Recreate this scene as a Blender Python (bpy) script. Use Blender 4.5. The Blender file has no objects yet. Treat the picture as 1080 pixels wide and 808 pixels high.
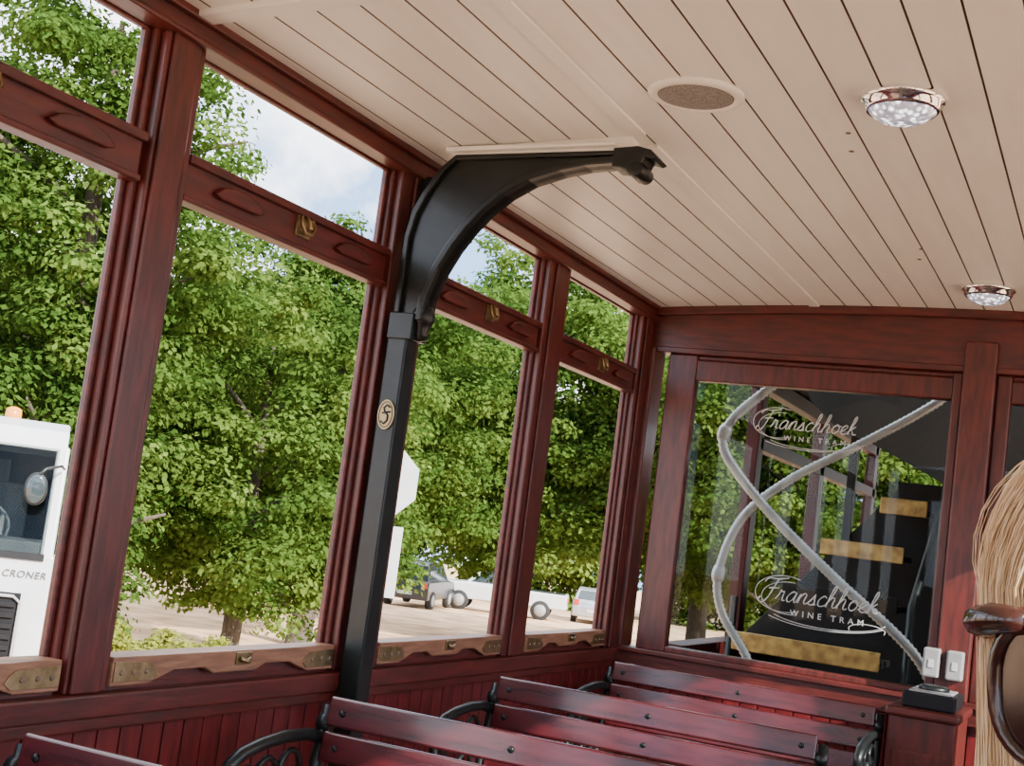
import bpy, bmesh, math, random
import numpy as np
from mathutils import Vector, Matrix
random.seed(3)
C = bpy.context.scene.collection

# ------------------------------------------------------------------ materials
def mat(name, c1, c2=None, rough=.5, metal=0., nscale=6., stretch=(1,1,1), bump=0., coat=0., detail=5., lo=.35, hi=.65, spec=.5):
    m = bpy.data.materials.new(name); m.use_nodes = True
    nt = m.node_tree; p = nt.nodes['Principled BSDF']
    p.inputs['Roughness'].default_value = rough
    p.inputs['Metallic'].default_value = metal
    p.inputs['Coat Weight'].default_value = coat
    p.inputs['Coat Roughness'].default_value = .12
    p.inputs['Specular IOR Level'].default_value = spec
    p.inputs['Base Color'].default_value = (*c1, 1)
    if c2 is None: c2 = tuple(v*.75 for v in c1)
    tc = nt.nodes.new('ShaderNodeTexCoord'); mp = nt.nodes.new('ShaderNodeMapping')
    mp.inputs['Scale'].default_value = stretch
    nz = nt.nodes.new('ShaderNodeTexNoise'); nz.inputs['Scale'].default_value = nscale
    nz.inputs['Detail'].default_value = detail
    rp = nt.nodes.new('ShaderNodeValToRGB')
    rp.color_ramp.elements[0].position = lo; rp.color_ramp.elements[0].color = (*c2, 1)
    rp.color_ramp.elements[1].position = hi; rp.color_ramp.elements[1].color = (*c1, 1)
    L = nt.links
    L.new(tc.outputs['Object'], mp.inputs['Vector']); L.new(mp.outputs['Vector'], nz.inputs['Vector'])
    L.new(nz.outputs['Fac'], rp.inputs['Fac']); L.new(rp.outputs['Color'], p.inputs['Base Color'])
    if bump > 0:
        b = nt.nodes.new('ShaderNodeBump'); b.inputs['Strength'].default_value = bump
        b.inputs['Distance'].default_value = .004
        L.new(nz.outputs['Fac'], b.inputs['Height']); L.new(b.outputs['Normal'], p.inputs['Normal'])
    return m

RED   = mat('red_varnished_wood', (.108,.015,.011), (.050,.008,.006), rough=.40, nscale=10, stretch=(6,6,1), bump=.2, coat=.06)
REDH  = mat('red_varnished_wood_horizontal', (.108,.015,.011), (.050,.008,.006), rough=.40, nscale=10, stretch=(6,1,6), bump=.2, coat=.06)
REDX  = mat('red_varnished_wood_lateral', (.103,.014,.011), (.050,.008,.006), rough=.40, nscale=10, stretch=(1,6,6), bump=.2, coat=.06)
SLAT  = mat('bench_slat_wood', (.085,.010,.014), (.038,.005,.008), rough=.27, nscale=8, stretch=(1,6,6), bump=.12, coat=.4)
PANEL = mat('red_board_panel', (.145,.013,.014), (.075,.007,.008), rough=.38, nscale=9, stretch=(5,5,1), bump=.15, coat=.12)
DARKR = mat('dark_groove', (.02,.004,.005), rough=.7)
CREAM = mat('cream_painted_planks', (.85,.85,.82), (.81,.80,.77), rough=.38, nscale=5, stretch=(5,.6,5), bump=.1)
GROOVE= mat('ceiling_groove', (.20,.14,.10), rough=.8)
WHITE = mat('white_paint', (.84,.84,.82), (.78,.78,.75), rough=.4)
BLACK = mat('black_iron', (.008,.012,.012), (.005,.007,.007), rough=.36, nscale=30, bump=.1, coat=.1, spec=.3)
BLACKM= mat('black_plastic', (.010,.010,.012), rough=.5, spec=.2)
BROWN = mat('natural_brown_wood', (.33,.16,.09), (.20,.09,.05), rough=.45, nscale=12, stretch=(3,1,8), bump=.2, coat=.1)
BRASS = mat('aged_brass', (.42,.31,.17), (.24,.17,.08), rough=.42, metal=1., nscale=40)
CHROME= mat('chrome', (.88,.88,.90), (.78,.78,.80), rough=.10, metal=1.)
STEEL = mat('flexible_steel', (.80,.81,.83), (.62,.63,.65), rough=.32, metal=.30, nscale=20)
GREYM = mat('grey_mesh', (.30,.29,.28), (.14,.135,.13), rough=.6, nscale=260, detail=1)
GREYP = mat('grey_plastic', (.30,.30,.30), rough=.45)
NAMEP = mat('dark_name_lettering', (.10,.10,.11), rough=.6, spec=.1)
FLOORM= mat('floor_boards', (.30,.20,.13), (.18,.12,.08), rough=.5, nscale=8, stretch=(6,1,1), bump=.2)
YELLOW= mat('yellow_step_edge', (.60,.39,.12), (.30,.17,.05), rough=.45, nscale=26, bump=.3)
DARKC = mat('dark_painted_steel', (.012,.011,.011), (.007,.006,.006), rough=.5, nscale=4, spec=.2)
REDD  = mat('dark_red_paint', (.065,.008,.008), (.035,.005,.005), rough=.5, nscale=6, spec=.2)
SOIL  = mat('pale_soil', (.76,.49,.30), (.46,.29,.17), rough=1., nscale=.9, detail=12, bump=.3, lo=.38, hi=.60, spec=.05)
BARK  = mat('bark', (.10,.075,.05), (.05,.04,.03), rough=.9, nscale=6, stretch=(4,4,1), bump=.8)
TRUCKW= mat('truck_white', (.60,.61,.63), (.56,.57,.59), rough=.25, coat=.4)
CARG  = mat('dark_grey_car_paint', (.022,.026,.033), rough=.25, coat=.4)
CARS  = mat('silver_car_paint', (.4,.42,.45), rough=.25, metal=.4, coat=.5)
CGLASS= mat('car_glass', (.03,.045,.05), (.02,.03,.035), rough=.06, coat=.4)
TYRE  = mat('tyre', (.02,.02,.02), rough=.85)
REDL  = mat('red_lens', (.6,.02,.02), rough=.2)
ORANGE= mat('orange_beacon', (.85,.28,.02), rough=.25)
SKIN  = mat('skin', (.62,.34,.24), (.55,.27,.19), rough=.45, nscale=30, bump=.05)
HAIR  = mat('blonde_hair', (.90,.70,.45), (.62,.42,.22), rough=.40, nscale=60, stretch=(3,3,.2))
TOP   = mat('pale_blue_fabric', (.45,.55,.65), rough=.85, nscale=40, bump=.2)
JEANS = mat('denim', (.06,.09,.17), (.04,.06,.12), rough=.9, nscale=60, bump=.2)
SHADE = mat('tortoise_frame', (.040,.012,.009), (.012,.005,.004), rough=.2, nscale=60, coat=.2)
LENS  = mat('dark_lens', (.030,.012,.010), (.018,.007,.006), rough=.08, coat=.2)
ETCH  = mat('white_etched_vinyl', (.55,.56,.55), (.48,.49,.48), rough=.6)
SIGNW = mat('sign_white', (.50,.50,.51), (.44,.44,.45), rough=.5)
SIGNR = mat('sign_red', (.5,.03,.04), rough=.5)
IVORY = mat('brass_yellow_enamel', (.44,.34,.15), rough=.4)

def crystal():
    m = mat('faceted_lamp_lens', (.75,.82,.95), (.35,.40,.5), rough=.08, nscale=70, detail=1, bump=1., coat=.6)
    p = m.node_tree.nodes['Principled BSDF']
    vo = m.node_tree.nodes.new('ShaderNodeTexVoronoi'); vo.inputs['Scale'].default_value = 75
    tc = [n for n in m.node_tree.nodes if n.type=='TEX_COORD'][0]
    m.node_tree.links.new(tc.outputs['Object'], vo.inputs['Vector'])
    r = m.node_tree.nodes.new('ShaderNodeValToRGB')
    r.color_ramp.elements[0].position=.15; r.color_ramp.elements[0].color=(1,1,1,1)
    r.color_ramp.elements[1].position=.5; r.color_ramp.elements[1].color=(.05,.06,.09,1)
    m.node_tree.links.new(vo.outputs['Distance'], r.inputs['Fac'])
    m.node_tree.links.new(r.outputs['Color'], p.inputs['Emission Color'])
    p.inputs['Emission Strength'].default_value = 3.5
    return m
CRYST = crystal()

def glassmat():
    m = bpy.data.materials.new('clear_glass'); m.use_nodes=True
    nt=m.node_tree; nt.nodes.remove(nt.nodes['Principled BSDF'])
    t=nt.nodes.new('ShaderNodeBsdfTransparent'); g=nt.nodes.new('ShaderNodeBsdfGlossy')
    t.inputs['Color'].default_value=(.76,.79,.78,1)
    g.inputs['Roughness'].default_value=.02
    f=nt.nodes.new('ShaderNodeFresnel'); f.inputs['IOR'].default_value=1.22
    mx=nt.nodes.new('ShaderNodeMixShader')
    nt.links.new(f.outputs['Fac'],mx.inputs['Fac']); nt.links.new(t.outputs[0],mx.inputs[1]); nt.links.new(g.outputs[0],mx.inputs[2])
    nt.links.new(mx.outputs[0], nt.nodes['Material Output'].inputs['Surface'])
    return m
GLASS = glassmat()

def leafmat(name, cA, cB, cC):
    m = bpy.data.materials.new(name); m.use_nodes=True
    nt=m.node_tree; nt.nodes.remove(nt.nodes['Principled BSDF'])
    at=nt.nodes.new('ShaderNodeAttribute'); at.attribute_name='leafrand'
    rp=nt.nodes.new('ShaderNodeValToRGB'); e=rp.color_ramp.elements
    e[0].position=0; e[0].color=(*cA,1); e[1].position=1; e[1].color=(*cC,1)
    x=rp.color_ramp.elements.new(.5); x.color=(*cB,1)
    oi=nt.nodes.new('ShaderNodeObjectInfo')
    mr=nt.nodes.new('ShaderNodeMapRange'); mr.inputs['To Min'].default_value=.72; mr.inputs['To Max'].default_value=1.12
    hs=nt.nodes.new('ShaderNodeHueSaturation')
    nt.links.new(oi.outputs['Random'],mr.inputs['Value']); nt.links.new(mr.outputs['Result'],hs.inputs['Value'])
    mh=nt.nodes.new('ShaderNodeMapRange'); mh.inputs['To Min'].default_value=.515; mh.inputs['To Max'].default_value=.49
    nt.links.new(oi.outputs['Random'],mh.inputs['Value']); nt.links.new(mh.outputs['Result'],hs.inputs['Hue'])
    d=nt.nodes.new('ShaderNodeBsdfDiffuse'); tr=nt.nodes.new('ShaderNodeBsdfTranslucent')
    m1=nt.nodes.new('ShaderNodeMixShader'); m1.inputs['Fac'].default_value=.42
    nt.links.new(at.outputs['Fac'],rp.inputs['Fac']); nt.links.new(rp.outputs['Color'],hs.inputs['Color'])
    nt.links.new(hs.outputs['Color'],d.inputs['Color']); nt.links.new(hs.outputs['Color'],tr.inputs['Color'])
    nt.links.new(d.outputs[0],m1.inputs[1]); nt.links.new(tr.outputs[0],m1.inputs[2])
    nt.links.new(m1.outputs[0], nt.nodes['Material Output'].inputs['Surface'])
    return m
LEAF = leafmat('oak_leaves', (.038,.080,.014), (.095,.165,.028), (.20,.28,.052))
LEAFY= leafmat('hedge_leaves', (.24,.25,.04), (.36,.36,.06), (.46,.43,.10))

# ------------------------------------------------------------------ mesh builder
class MB:
    def __init__(s): s.v=[]; s.f=[]; s.m=[]; s.s=[]
    def add(s, vs, fs, m=0, smooth=False, M=None):
        o=len(s.v)
        for p in vs:
            p=Vector(p)
            if M is not None: p=M@p
            s.v.append(tuple(p))
        for f in fs:
            s.f.append([i+o for i in f]); s.m.append(m); s.s.append(smooth)
        return s
    def box(s,x0,x1,y0,y1,z0,z1,m=0,M=None):
        vs=[(x,y,z) for x in (x0,x1) for y in (y0,y1) for z in (z0,z1)]
        fs=[(0,1,3,2),(4,6,7,5),(0,4,5,1),(2,3,7,6),(0,2,6,4),(1,5,7,3)]
        return s.add(vs,fs,m,False,M)
    def prism(s,poly,axis,a,b,m=0,M=None,smooth=False):
        n=len(poly)
        def P(q,t):
            if axis=='x': return (t,q[0],q[1])
            if axis=='y': return (q[0],t,q[1])
            return (q[0],q[1],t)
        vs=[P(q,a) for q in poly]+[P(q,b) for q in poly]
        fs=[tuple(range(n)), tuple(reversed(range(n,2*n)))]
        s.add(vs,fs,m,False,M)
        o=len(s.v)-2*n
        for i in range(n):
            j=(i+1)%n
            s.f.append([o+i,o+j,o+n+j,o+n+i]); s.m.append(m); s.s.append(smooth)
        return s
    def tube(s,pts,r,n=8,m=0,M=None,caps=True,flat=1.0):
        pts=[Vector(p) for p in pts]; k=len(pts)
        rs=r if isinstance(r,(list,tuple)) else [r]*k
        t0=(pts[1]-pts[0]).normalized()
        up=Vector((0,0,1)) if abs(t0.z)<.9 else Vector((1,0,0))
        nx=t0.cross(up).normalized()
        vs=[]
        for i in range(k):
            t=(pts[min(i+1,k-1)]-pts[max(i-1,0)]).normalized()
            nx=(nx-t*nx.dot(t)).normalized(); by=t.cross(nx)
            for j in range(n):
                a=2*math.pi*j/n
                vs.append(pts[i]+nx*math.cos(a)*rs[i]*flat+by*math.sin(a)*rs[i])
        fs=[]
        for i in range(k-1):
            for j in range(n):
                j2=(j+1)%n
                fs.append((i*n+j,i*n+j2,(i+1)*n+j2,(i+1)*n+j))
        if caps:
            fs.append(tuple(reversed(range(n)))); fs.append(tuple(range((k-1)*n,k*n)))
        return s.add(vs,fs,m,True,M)
    def lathe(s,prof,c,ax='z',n=32,m=0,M=None,smooth=True):
        c=Vector(c); vs=[]
        for (r,h) in prof:
            for j in range(n):
                a=2*math.pi*j/n; x,y=r*math.cos(a),r*math.sin(a)
                q={'z':(x,y,h),'y':(x,h,y),'x':(h,x,y)}[ax]
                vs.append(c+Vector(q))
        fs=[]
        for i in range(len(prof)-1):
            for j in range(n):
                j2=(j+1)%n; fs.append((i*n+j,i*n+j2,(i+1)*n+j2,(i+1)*n+j))
        fs.append(tuple(reversed(range(n)))); fs.append(tuple(range((len(prof)-1)*n,len(prof)*n)))
        return s.add(vs,fs,m,smooth,M)
    def ell(s,c,r,nu=20,nv=12,m=0,M=None):
        prof=[(max(1e-4,math.sin(math.pi*i/nv)),-math.cos(math.pi*i/nv)) for i in range(nv+1)]
        vs=[]
        for (q,h) in prof:
            for j in range(nu):
                a=2*math.pi*j/nu
                vs.append((c[0]+r[0]*q*math.cos(a),c[1]+r[1]*q*math.sin(a),c[2]+r[2]*h))
        fs=[(i*nu+j,i*nu+(j+1)%nu,(i+1)*nu+(j+1)%nu,(i+1)*nu+j) for i in range(nv) for j in range(nu)]
        fs.append(tuple(reversed(range(nu)))); fs.append(tuple(range(nv*nu,(nv+1)*nu)))
        return s.add(vs,fs,m,True,M)

def mk(name, mb, mats, origin=(0,0,0), parent=None, bevel=0., seg=2, kind=None, label=None, cat=None, group=None, rot=None):
    me=bpy.data.meshes.new(name); o=Vector(origin)
    me.from_pydata([tuple(Vector(v)-o) for v in mb.v],[],mb.f)
    bm=bmesh.new(); bm.from_mesh(me); bmesh.ops.recalc_face_normals(bm,faces=bm.faces); bm.to_mesh(me); bm.free()
    for x in (mats if isinstance(mats,(list,tuple)) else [mats]): me.materials.append(x)
    me.polygons.foreach_set('material_index', mb.m); me.polygons.foreach_set('use_smooth', mb.s)
    ob=bpy.data.objects.new(name,me); C.objects.link(ob)
    if parent is not None: ob.parent=parent
    else: ob.location=o
    if rot is not None: ob.rotation_euler=rot
    if bevel>0:
        b=ob.modifiers.new('bevel','BEVEL'); b.width=bevel; b.segments=seg; b.limit_method='ANGLE'; b.angle_limit=math.radians(50)
    if kind: ob['kind']=kind
    if label: ob['label']=label
    if cat: ob['category']=cat
    if group: ob['group']=group
    return ob

def empty(name, loc, rot=(0,0,0), label='', cat='', group=None, kind=None):
    e=bpy.data.objects.new(name,None); C.objects.link(e); e.location=loc; e.rotation_euler=rot
    e.empty_display_size=.1
    e['label']=label; e['category']=cat
    if group: e['group']=group
    if kind: e['kind']=kind
    return e

def text_mesh(name, body, size, loc, rot, material, parent, shear=0., spacing=1., ext=.0008, width=None):
    cu=bpy.data.curves.new('tmp','FONT'); cu.body=body; cu.size=size; cu.shear=shear; cu.space_character=spacing
    cu.extrude=ext; cu.align_x='CENTER'; cu.align_y='CENTER'
    t=bpy.data.objects.new('tmp',cu); C.objects.link(t)
    dg=bpy.context.evaluated_depsgraph_get(); dg.update()
    me=bpy.data.meshes.new_from_object(t.evaluated_get(dg)); bpy.data.objects.remove(t)
    me.materials.clear(); me.materials.append(material)
    ob=bpy.data.objects.new(name,me); C.objects.link(ob); ob.parent=parent
    ob.location=loc; ob.rotation_euler=rot
    return ob

def copy_thing(src, loc, rotz=None):
    n=src.copy(); C.objects.link(n); n.location=loc
    if rotz is not None: n.rotation_euler=(0,0,rotz)
    for ch in src.children:
        k=ch.copy(); C.objects.link(k); k.parent=n
        for g in ch.children:
            q=g.copy(); C.objects.link(q); q.parent=k
    return n

def smooth_path(pts,step=.006):
    P=[Vector(p) for p in pts]; out=[]
    for i in range(len(P)-1):
        p0=P[max(i-1,0)];p1=P[i];p2=P[i+1];p3=P[min(i+2,len(P)-1)]
        n=max(2,int((p2-p1).length/step))
        for k in range(n):
            t=k/n
            out.append(.5*((2*p1)+(-p0+p2)*t+(2*p0-5*p1+4*p2-p3)*t*t+(-p0+3*p1-3*p2+p3)*t**3))
    out.append(P[-1]); return out

# ------------------------------------------------------------------ dimensions
W=2.36; YE=4.46; Y0=-1.6
def ceil_z(x): return 2.037+.05*(1-((x-1.18)/1.18)**2)
def ground_z(x,y): return -1.04-.0256*(-.425*(x-1.6)+.9*y)

# ------------------------------------------------------------------ ceiling
mb=MB()
pw=.088; gx=.0042; gd=.005
prof=[]
x=-.09
edges=[]
while x<W+.09:
    edges.append(x); x+=pw
for i in range(len(edges)-1):
    a=edges[i]+gx/2; b=edges[i+1]-gx/2
    prof.append((a,ceil_z(a),0)); prof.append((b,ceil_z(b),1))
    prof.append((b,ceil_z(b)+gd,1)); prof.append((edges[i+1]+gx/2,ceil_z(edges[i+1])+gd,1))
for i in range(len(prof)-1):
    mb_m = 0 if prof[i][2]==0 else 1
    p,q=prof[i],prof[i+1]
    mb.add([(p[0],Y0,p[1]),(p[0],YE+.12,p[1]),(q[0],YE+.12,q[1]),(q[0],Y0,q[1])],[(0,1,2,3)],mb_m)
mb.prism([(-.12,2.06),(-.12,2.10),(.5,2.15),(1.18,2.17),(1.86,2.15),(W+.12,2.10),(W+.12,2.06),(1.86,2.11),(1.18,2.13),(.5,2.11)],'y',Y0-.05,YE+.15,2)
mk('ceiling',mb,[CREAM,GROOVE,WHITE],(1.18,1.5,2.05),kind='structure',label='cream painted tongue and groove plank ceiling, slightly arched',cat='ceiling')

mb=MB(); zc=ceil_z(.60)
mb.prism([(.583,zc+.004),(.583,zc-.006),(.617,zc-.005),(.617,zc+.005)],'y',2.66,YE-.02)
mb.prism([(.583,zc+.004),(.583,zc-.006),(.617,zc-.005),(.617,zc+.005)],'y',Y0,2.58)
mk('trim_1',mb,[CREAM],(.6,1.5,zc),kind='structure',label='narrow cream cover strip along the plank ceiling',cat='trim')
mb=MB()
mb.prism([(.05,ceil_z(.05)+.004),(.05,ceil_z(.05)-.010),(.60,ceil_z(.6)-.006),(.60,ceil_z(.6)+.004)],'y',1.78,1.825)
mk('trim_2',mb,[WHITE],(.3,1.8,2.06),bevel=.002,kind='structure',label='white crosswise ceiling batten above a window post',cat='trim')

for i,(hx,hy) in enumerate([(1.035,2.62),(1.02,2.74),(1.05,3.6),(1.03,3.72)]):
    mb=MB(); mb.lathe([(.0055,-.0015),(.0045,.002)],(hx,hy,ceil_z(hx)),n=10)
    mk('screw',mb,[GROOVE],(hx,hy,ceil_z(hx)),label='small dark screw set in the cream ceiling planks',cat='screw',group='ceiling screws')

# ------------------------------------------------------------------ floor
mb=MB(); x=-.05
while x<W+.05:
    mb.box(x,x+.117,Y0,YE,-.04,0); x+=.12
mb.box(-.06,W+.06,Y0,YE+.05,-.16,-.04,1)
mk('floor',mb,[FLOORM,DARKC],(1.18,1.5,0),bevel=.002,kind='structure',label='wooden plank floor of the tram car',cat='floor')

# ------------------------------------------------------------------ side walls
POSTS=[(-.95,-.80),(-.06,.10),(.84,.98),(1.736,1.853),(2.580,2.775),(3.470,3.638),(4.305,YE)]
trim_n=[3]
def side_wall(side):
    S = 1 if side=='left' else -1
    X = (lambda v: v) if S==1 else (lambda v: W-v)
    def bx(mb,x0,x1,*a,**k):
        p,q=sorted((X(x0),X(x1))); mb.box(p,q,*a,**k)
    mb=MB()
    bx(mb,-.06,-.01,Y0,YE,0,.80,1)
    y=Y0
    while y<YE-.01:
        bx(mb,-.015,.004,y+.002,min(y+.058,YE),.07,.80,0); y+=.06
    bx(mb,-.06,.0,Y0,YE,.80,.845,0)
    mk('wall_'+side,mb,[PANEL,DARKR],(X(0),1.5,0),bevel=.002,kind='structure',label='deep red vertical board panelling below the tram windows',cat='wall')
    mb=MB(); bx(mb,-.03,.045,Y0,YE,.800,.842); bx(mb,.0,.03,Y0,YE,.775,.800)
    mk('trim_%d'%trim_n[0],mb,[REDH],(X(0),1.5,.8),bevel=.005,kind='structure',label='red varnished cap rail under the windows',cat='trim'); trim_n[0]+=1
    mb=MB(); bx(mb,-.03,.045,Y0,YE,1.997,2.052); bx(mb,.0,.060,Y0,YE,2.028,2.053); bx(mb,.0,.052,Y0,YE,1.992,2.003)
    mk('trim_%d'%trim_n[0],mb,[REDH],(X(0),1.5,2.02),bevel=.004,kind='structure',label='red varnished header rail where the wall meets the ceiling',cat='trim'); trim_n[0]+=1
    mb=MB(); bx(mb,.0,.022,Y0,YE,0,.07)
    mk('baseboard_'+side,mb,[REDH],(X(0),1.5,0),bevel=.004,kind='structure',label='red baseboard along the tram side wall',cat='baseboard')
    for (a,b) in POSTS:
        mb=MB(); c=(a+b)/2
        bx(mb,-.018,.030,a+.014,b,.842,1.998)
        bx(mb,-.018,.012,a,a+.014,.842,1.998)
        bx(mb,.030,.038,c-.036,c+.036,.842,1.998)
        mk('trim_%d'%trim_n[0],mb,[RED],(X(0),c,.842),bevel=.004,kind='structure',label='red varnished window post of the tram side wall',cat='post'); trim_n[0]+=1

side_wall('left'); side_wall('right')

mb=MB(); mb.box(0,W,Y0-.05,Y0,0,1.15); mb.box(0,W,Y0-.05,Y0,1.80,2.037); mb.box(0,.25,Y0-.05,Y0,1.1,1.85); mb.box(W-.25,W,Y0-.05,Y0,1.1,1.85); mb.box(1.0,1.36,Y0-.05,Y0,1.1,1.85)
mk('wall_back',mb,[REDX],(1.18,Y0,0),bevel=.004,kind='structure',label='red panelled rear wall of the tram car with two openings',cat='wall')

win_n=[1]
def side_window(a,b):
    e=empty('window_%d'%win_n[0],(0,(a+b)/2,.842),label='open tram window with red sash rail, brown sill board and brass fittings',cat='window',kind='structure'); win_n[0]+=1
    o=e.location
    w=b-a
    mb=MB()
    mb.box(-.014,.022,a,b,1.718,1.806)
    mb.box(.0,.034,a,b,1.786,1.803)
    mb.box(.0,.030,a,b,1.716,1.728)
    for (z0,z1) in ((.845,1.72),(1.80,2.0)):
        mb.box(-.014,.000,a,a+.012,z0,z1); mb.box(-.014,.000,b-.012,b,z0,z1)
    mb.box(-.014,.0,a,b,1.987,1.999)
    mk('sash_frame',mb,[REDH],o,parent=e,bevel=.003)
    for cy in (a+w*.22,b-w*.20):
        mb=MB(); hw=.078
        poly=[(cy-hw,1.752)]+[(cy-hw+2*hw*t/8,1.752+.026*math.sin(math.pi*t/8)**.6) for t in range(1,8)]+[(cy+hw,1.752),(cy+hw-.02,1.746),(cy-hw+.02,1.746)]
        mb.prism(poly,'x',.020,.036)
        mk('finger_pull',mb,[REDH],o,parent=e,bevel=.004)
    cy=(a+b)/2+.02
    mb=MB()
    mb.box(.022,.027,cy-.026,cy+.026,1.744,1.788)
    mb.tube([(.032,cy-.020,1.785),(.038,cy-.023,1.766),(.040,cy-.012,1.752),(.040,cy+.012,1.752),(.038,cy+.023,1.766),(.032,cy+.020,1.785)],.0042,n=8)
    mb.tube([(.027,cy,1.788),(.040,cy,1.775),(.044,cy,1.760)],.006,n=8)
    mk('latch',mb,[BRASS],o,parent=e,bevel=.001)
    mb=MB(); yA,yB=a+.003,b-.003
    poly=[(yA,.902),(yB,.902),(yB,.850),(yB-.10,.850),(yB-.14,.862),(yB-.17,.872)]
    poly+=[((yA+yB)/2+.10,.872),((yA+yB)/2+.07,.860),((yA+yB)/2-.07,.860),((yA+yB)/2-.10,.872)]
    poly+=[(yA+.17,.872),(yA+.14,.862),(yA+.10,.850),(yA,.850)]
    mb.prism(poly,'x',-.018,.034)
    mk('sill_board',mb,[BROWN],o,parent=e,bevel=.003)
    for sgn,y_ in ((1,yA+.004),(-1,yB-.004)):
        mb=MB()
        pl=[(0,.858),(.105,.858),(.120,.868),(.112,.880),(.095,.890),(.0,.893)]
        mb.prism([(y_+sgn*p[0],p[1]) for p in pl],'x',.034,.0365)
        for d in (.018,.05,.085):
            mb.lathe([(.0055,-.001),(.004,.003)],(.0365,y_+sgn*d,.874),ax='x',n=10,m=1)
        mk('corner_plate',mb,[BRASS,GROOVE],o,parent=e,bevel=.0006)
    mb=MB(); ym=(yA+yB)/2+.02
    mb.box(.034,.038,ym-.026,ym+.026,.874,.898)
    mb.tube([(.040,ym-.016,.886),(.047,ym,.882),(.040,ym+.016,.886)],.0045,n=8)
    mk('sill_catch',mb,[BRASS],o,parent=e,bevel=.001)
    mb=MB(); mb.box(-.016,.018,a,b,.842,.852); mb.box(-.016,.016,yA+.10,yB-.10,.850,.876)
    mk('sill_strip',mb,[REDH],o,parent=e)
    return e
for i in range(len(POSTS)-1):
    side_window(POSTS[i][1],POSTS[i+1][0])

# ------------------------------------------------------------------ end wall
mb=MB()
mb.box(0,W,YE,YE+.06,0,.78,0)
y=0
while y<W-.01:
    mb.box(y+.002,y+.058,YE-.012,YE,.07,.78,1); y+=.06
mb.box(-.02,W+.02,YE-.035,YE+.06,.78,.850,0)
mb.box(-.02,W+.02,YE-.05,YE,.835,.852,0)
mk('wall_front',mb,[REDX,PANEL],(1.18,YE,0),bevel=.003,kind='structure',label='red panelled lower end wall of the tram car',cat='wall')
def arch_header(z0,x0=0,x1=W):
    pts=[(x0+(x1-x0)*i/24,ceil_z(x0+(x1-x0)*i/24)) for i in range(25)]
    return [(x0,z0)]+pts+[(x1,z0)]
mb=MB(); mb.prism(arch_header(1.885),'y',YE-.03,YE+.06)
pts=[(x_,ceil_z(x_)) for x_ in [W*i/24 for i in range(25)]]
mb.prism(pts+[(p[0],p[1]-.028) for p in reversed(pts)],'y',YE-.06,YE-.03)
mb.box(0,W,YE-.042,YE-.03,1.885,1.905)
mk('trim_%d'%trim_n[0],mb,[REDX],(1.18,YE,1.885),bevel=.003,kind='structure',label='arched red header beam over the end windows',cat='trim'); trim_n[0]+=1
for (a,b,d) in ((0,.058,.06),(1.095,1.195,.055),(W-.058,W,.06)):
    mb=MB(); mb.box(a,b,YE-d,YE+.06,.850,1.985 if a==1.095 else 1.9)
    mk('trim_%d'%trim_n[0],mb,[RED],((a+b)/2,YE,.85),bevel=.006,kind='structure',label='red varnished upright post of the end wall',cat='post'); trim_n[0]+=1

LET={
'F':(1.15,[[(-.35,1.6),(-.1,2.0),(.7,2.0),(1.6,2.2)],[(.78,2.02),(.62,1.2),(.45,.2),(.1,-.35),(-.35,-.15),(-.2,.2)],[(.2,1.05),(.6,1.12),(1.1,1.15)]]),
'r':(.85,[[(0,.1),(.15,.5),(.22,1.05),(.35,.85),(.55,.92),(.56,.4),(.65,.05),(.85,.1)]]),
'a':(1.05,[[(.78,.85),(.5,1.),(.15,.6),(.15,.15),(.42,0),(.7,.4),(.82,.95),(.78,.3),(.88,.0),(1.05,.12)]]),
'n':(.95,[[(0,.1),(.14,.9),(.15,.0)],[(.15,.5),(.4,.95),(.65,.9),(.62,.3),(.72,0),(.95,.12)]]),
's':(.75,[[(0,.1),(.3,.6),(.45,1.05),(.5,.6),(.6,.25),(.35,0),(.1,.1)],[(.35,0),(.75,.12)]]),
'c':(.82,[[(.72,.8),(.5,1),(.15,.6),(.2,.1),(.5,0),(.82,.15)]]),
'h':(.95,[[(0,.1),(.3,1.),(.42,1.9),(.28,2.0),(.18,1.5),(.12,0)],[(.14,.5),(.4,.95),(.62,.85),(.6,.3),(.72,0),(.95,.12)]]),
'o':(.92,[[(.45,1),(.15,.7),(.15,.2),(.45,0),(.75,.3),(.7,.8),(.45,1),(.6,.85),(.92,.85)]]),
'e':(.82,[[(0,.2),(.4,.5),(.65,.8),(.45,1.0),(.15,.7),(.18,.15),(.5,0),(.82,.15)]]),
'k':(.9,[[(0,.1),(.3,1.),(.42,1.9),(.28,2.0),(.18,1.5),(.12,0)],[(.62,.95),(.2,.5),(.4,.45),(.6,.05),(.9,.1)]]),
}
def script_word(word,cx,z0,width,y):
    tot=sum(LET[c][0] for c in word); u=width/tot; mb=MB(); xo=cx-width/2
    for c in word:
        adv,strokes=LET[c]
        for st in strokes:
            pp=smooth_path([(p[0],0,p[1]) for p in st],.16)
            q=[(xo+(p.x+.30*p.z)*u,y,z0+p.z*u*.95) for p in pp]
            n=len(q); mb.tube(q,[.0012+.0012*abs(math.sin(i*.55+.6)) for i in range(n)],n=5)
        xo+=adv*u
    return mb

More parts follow.
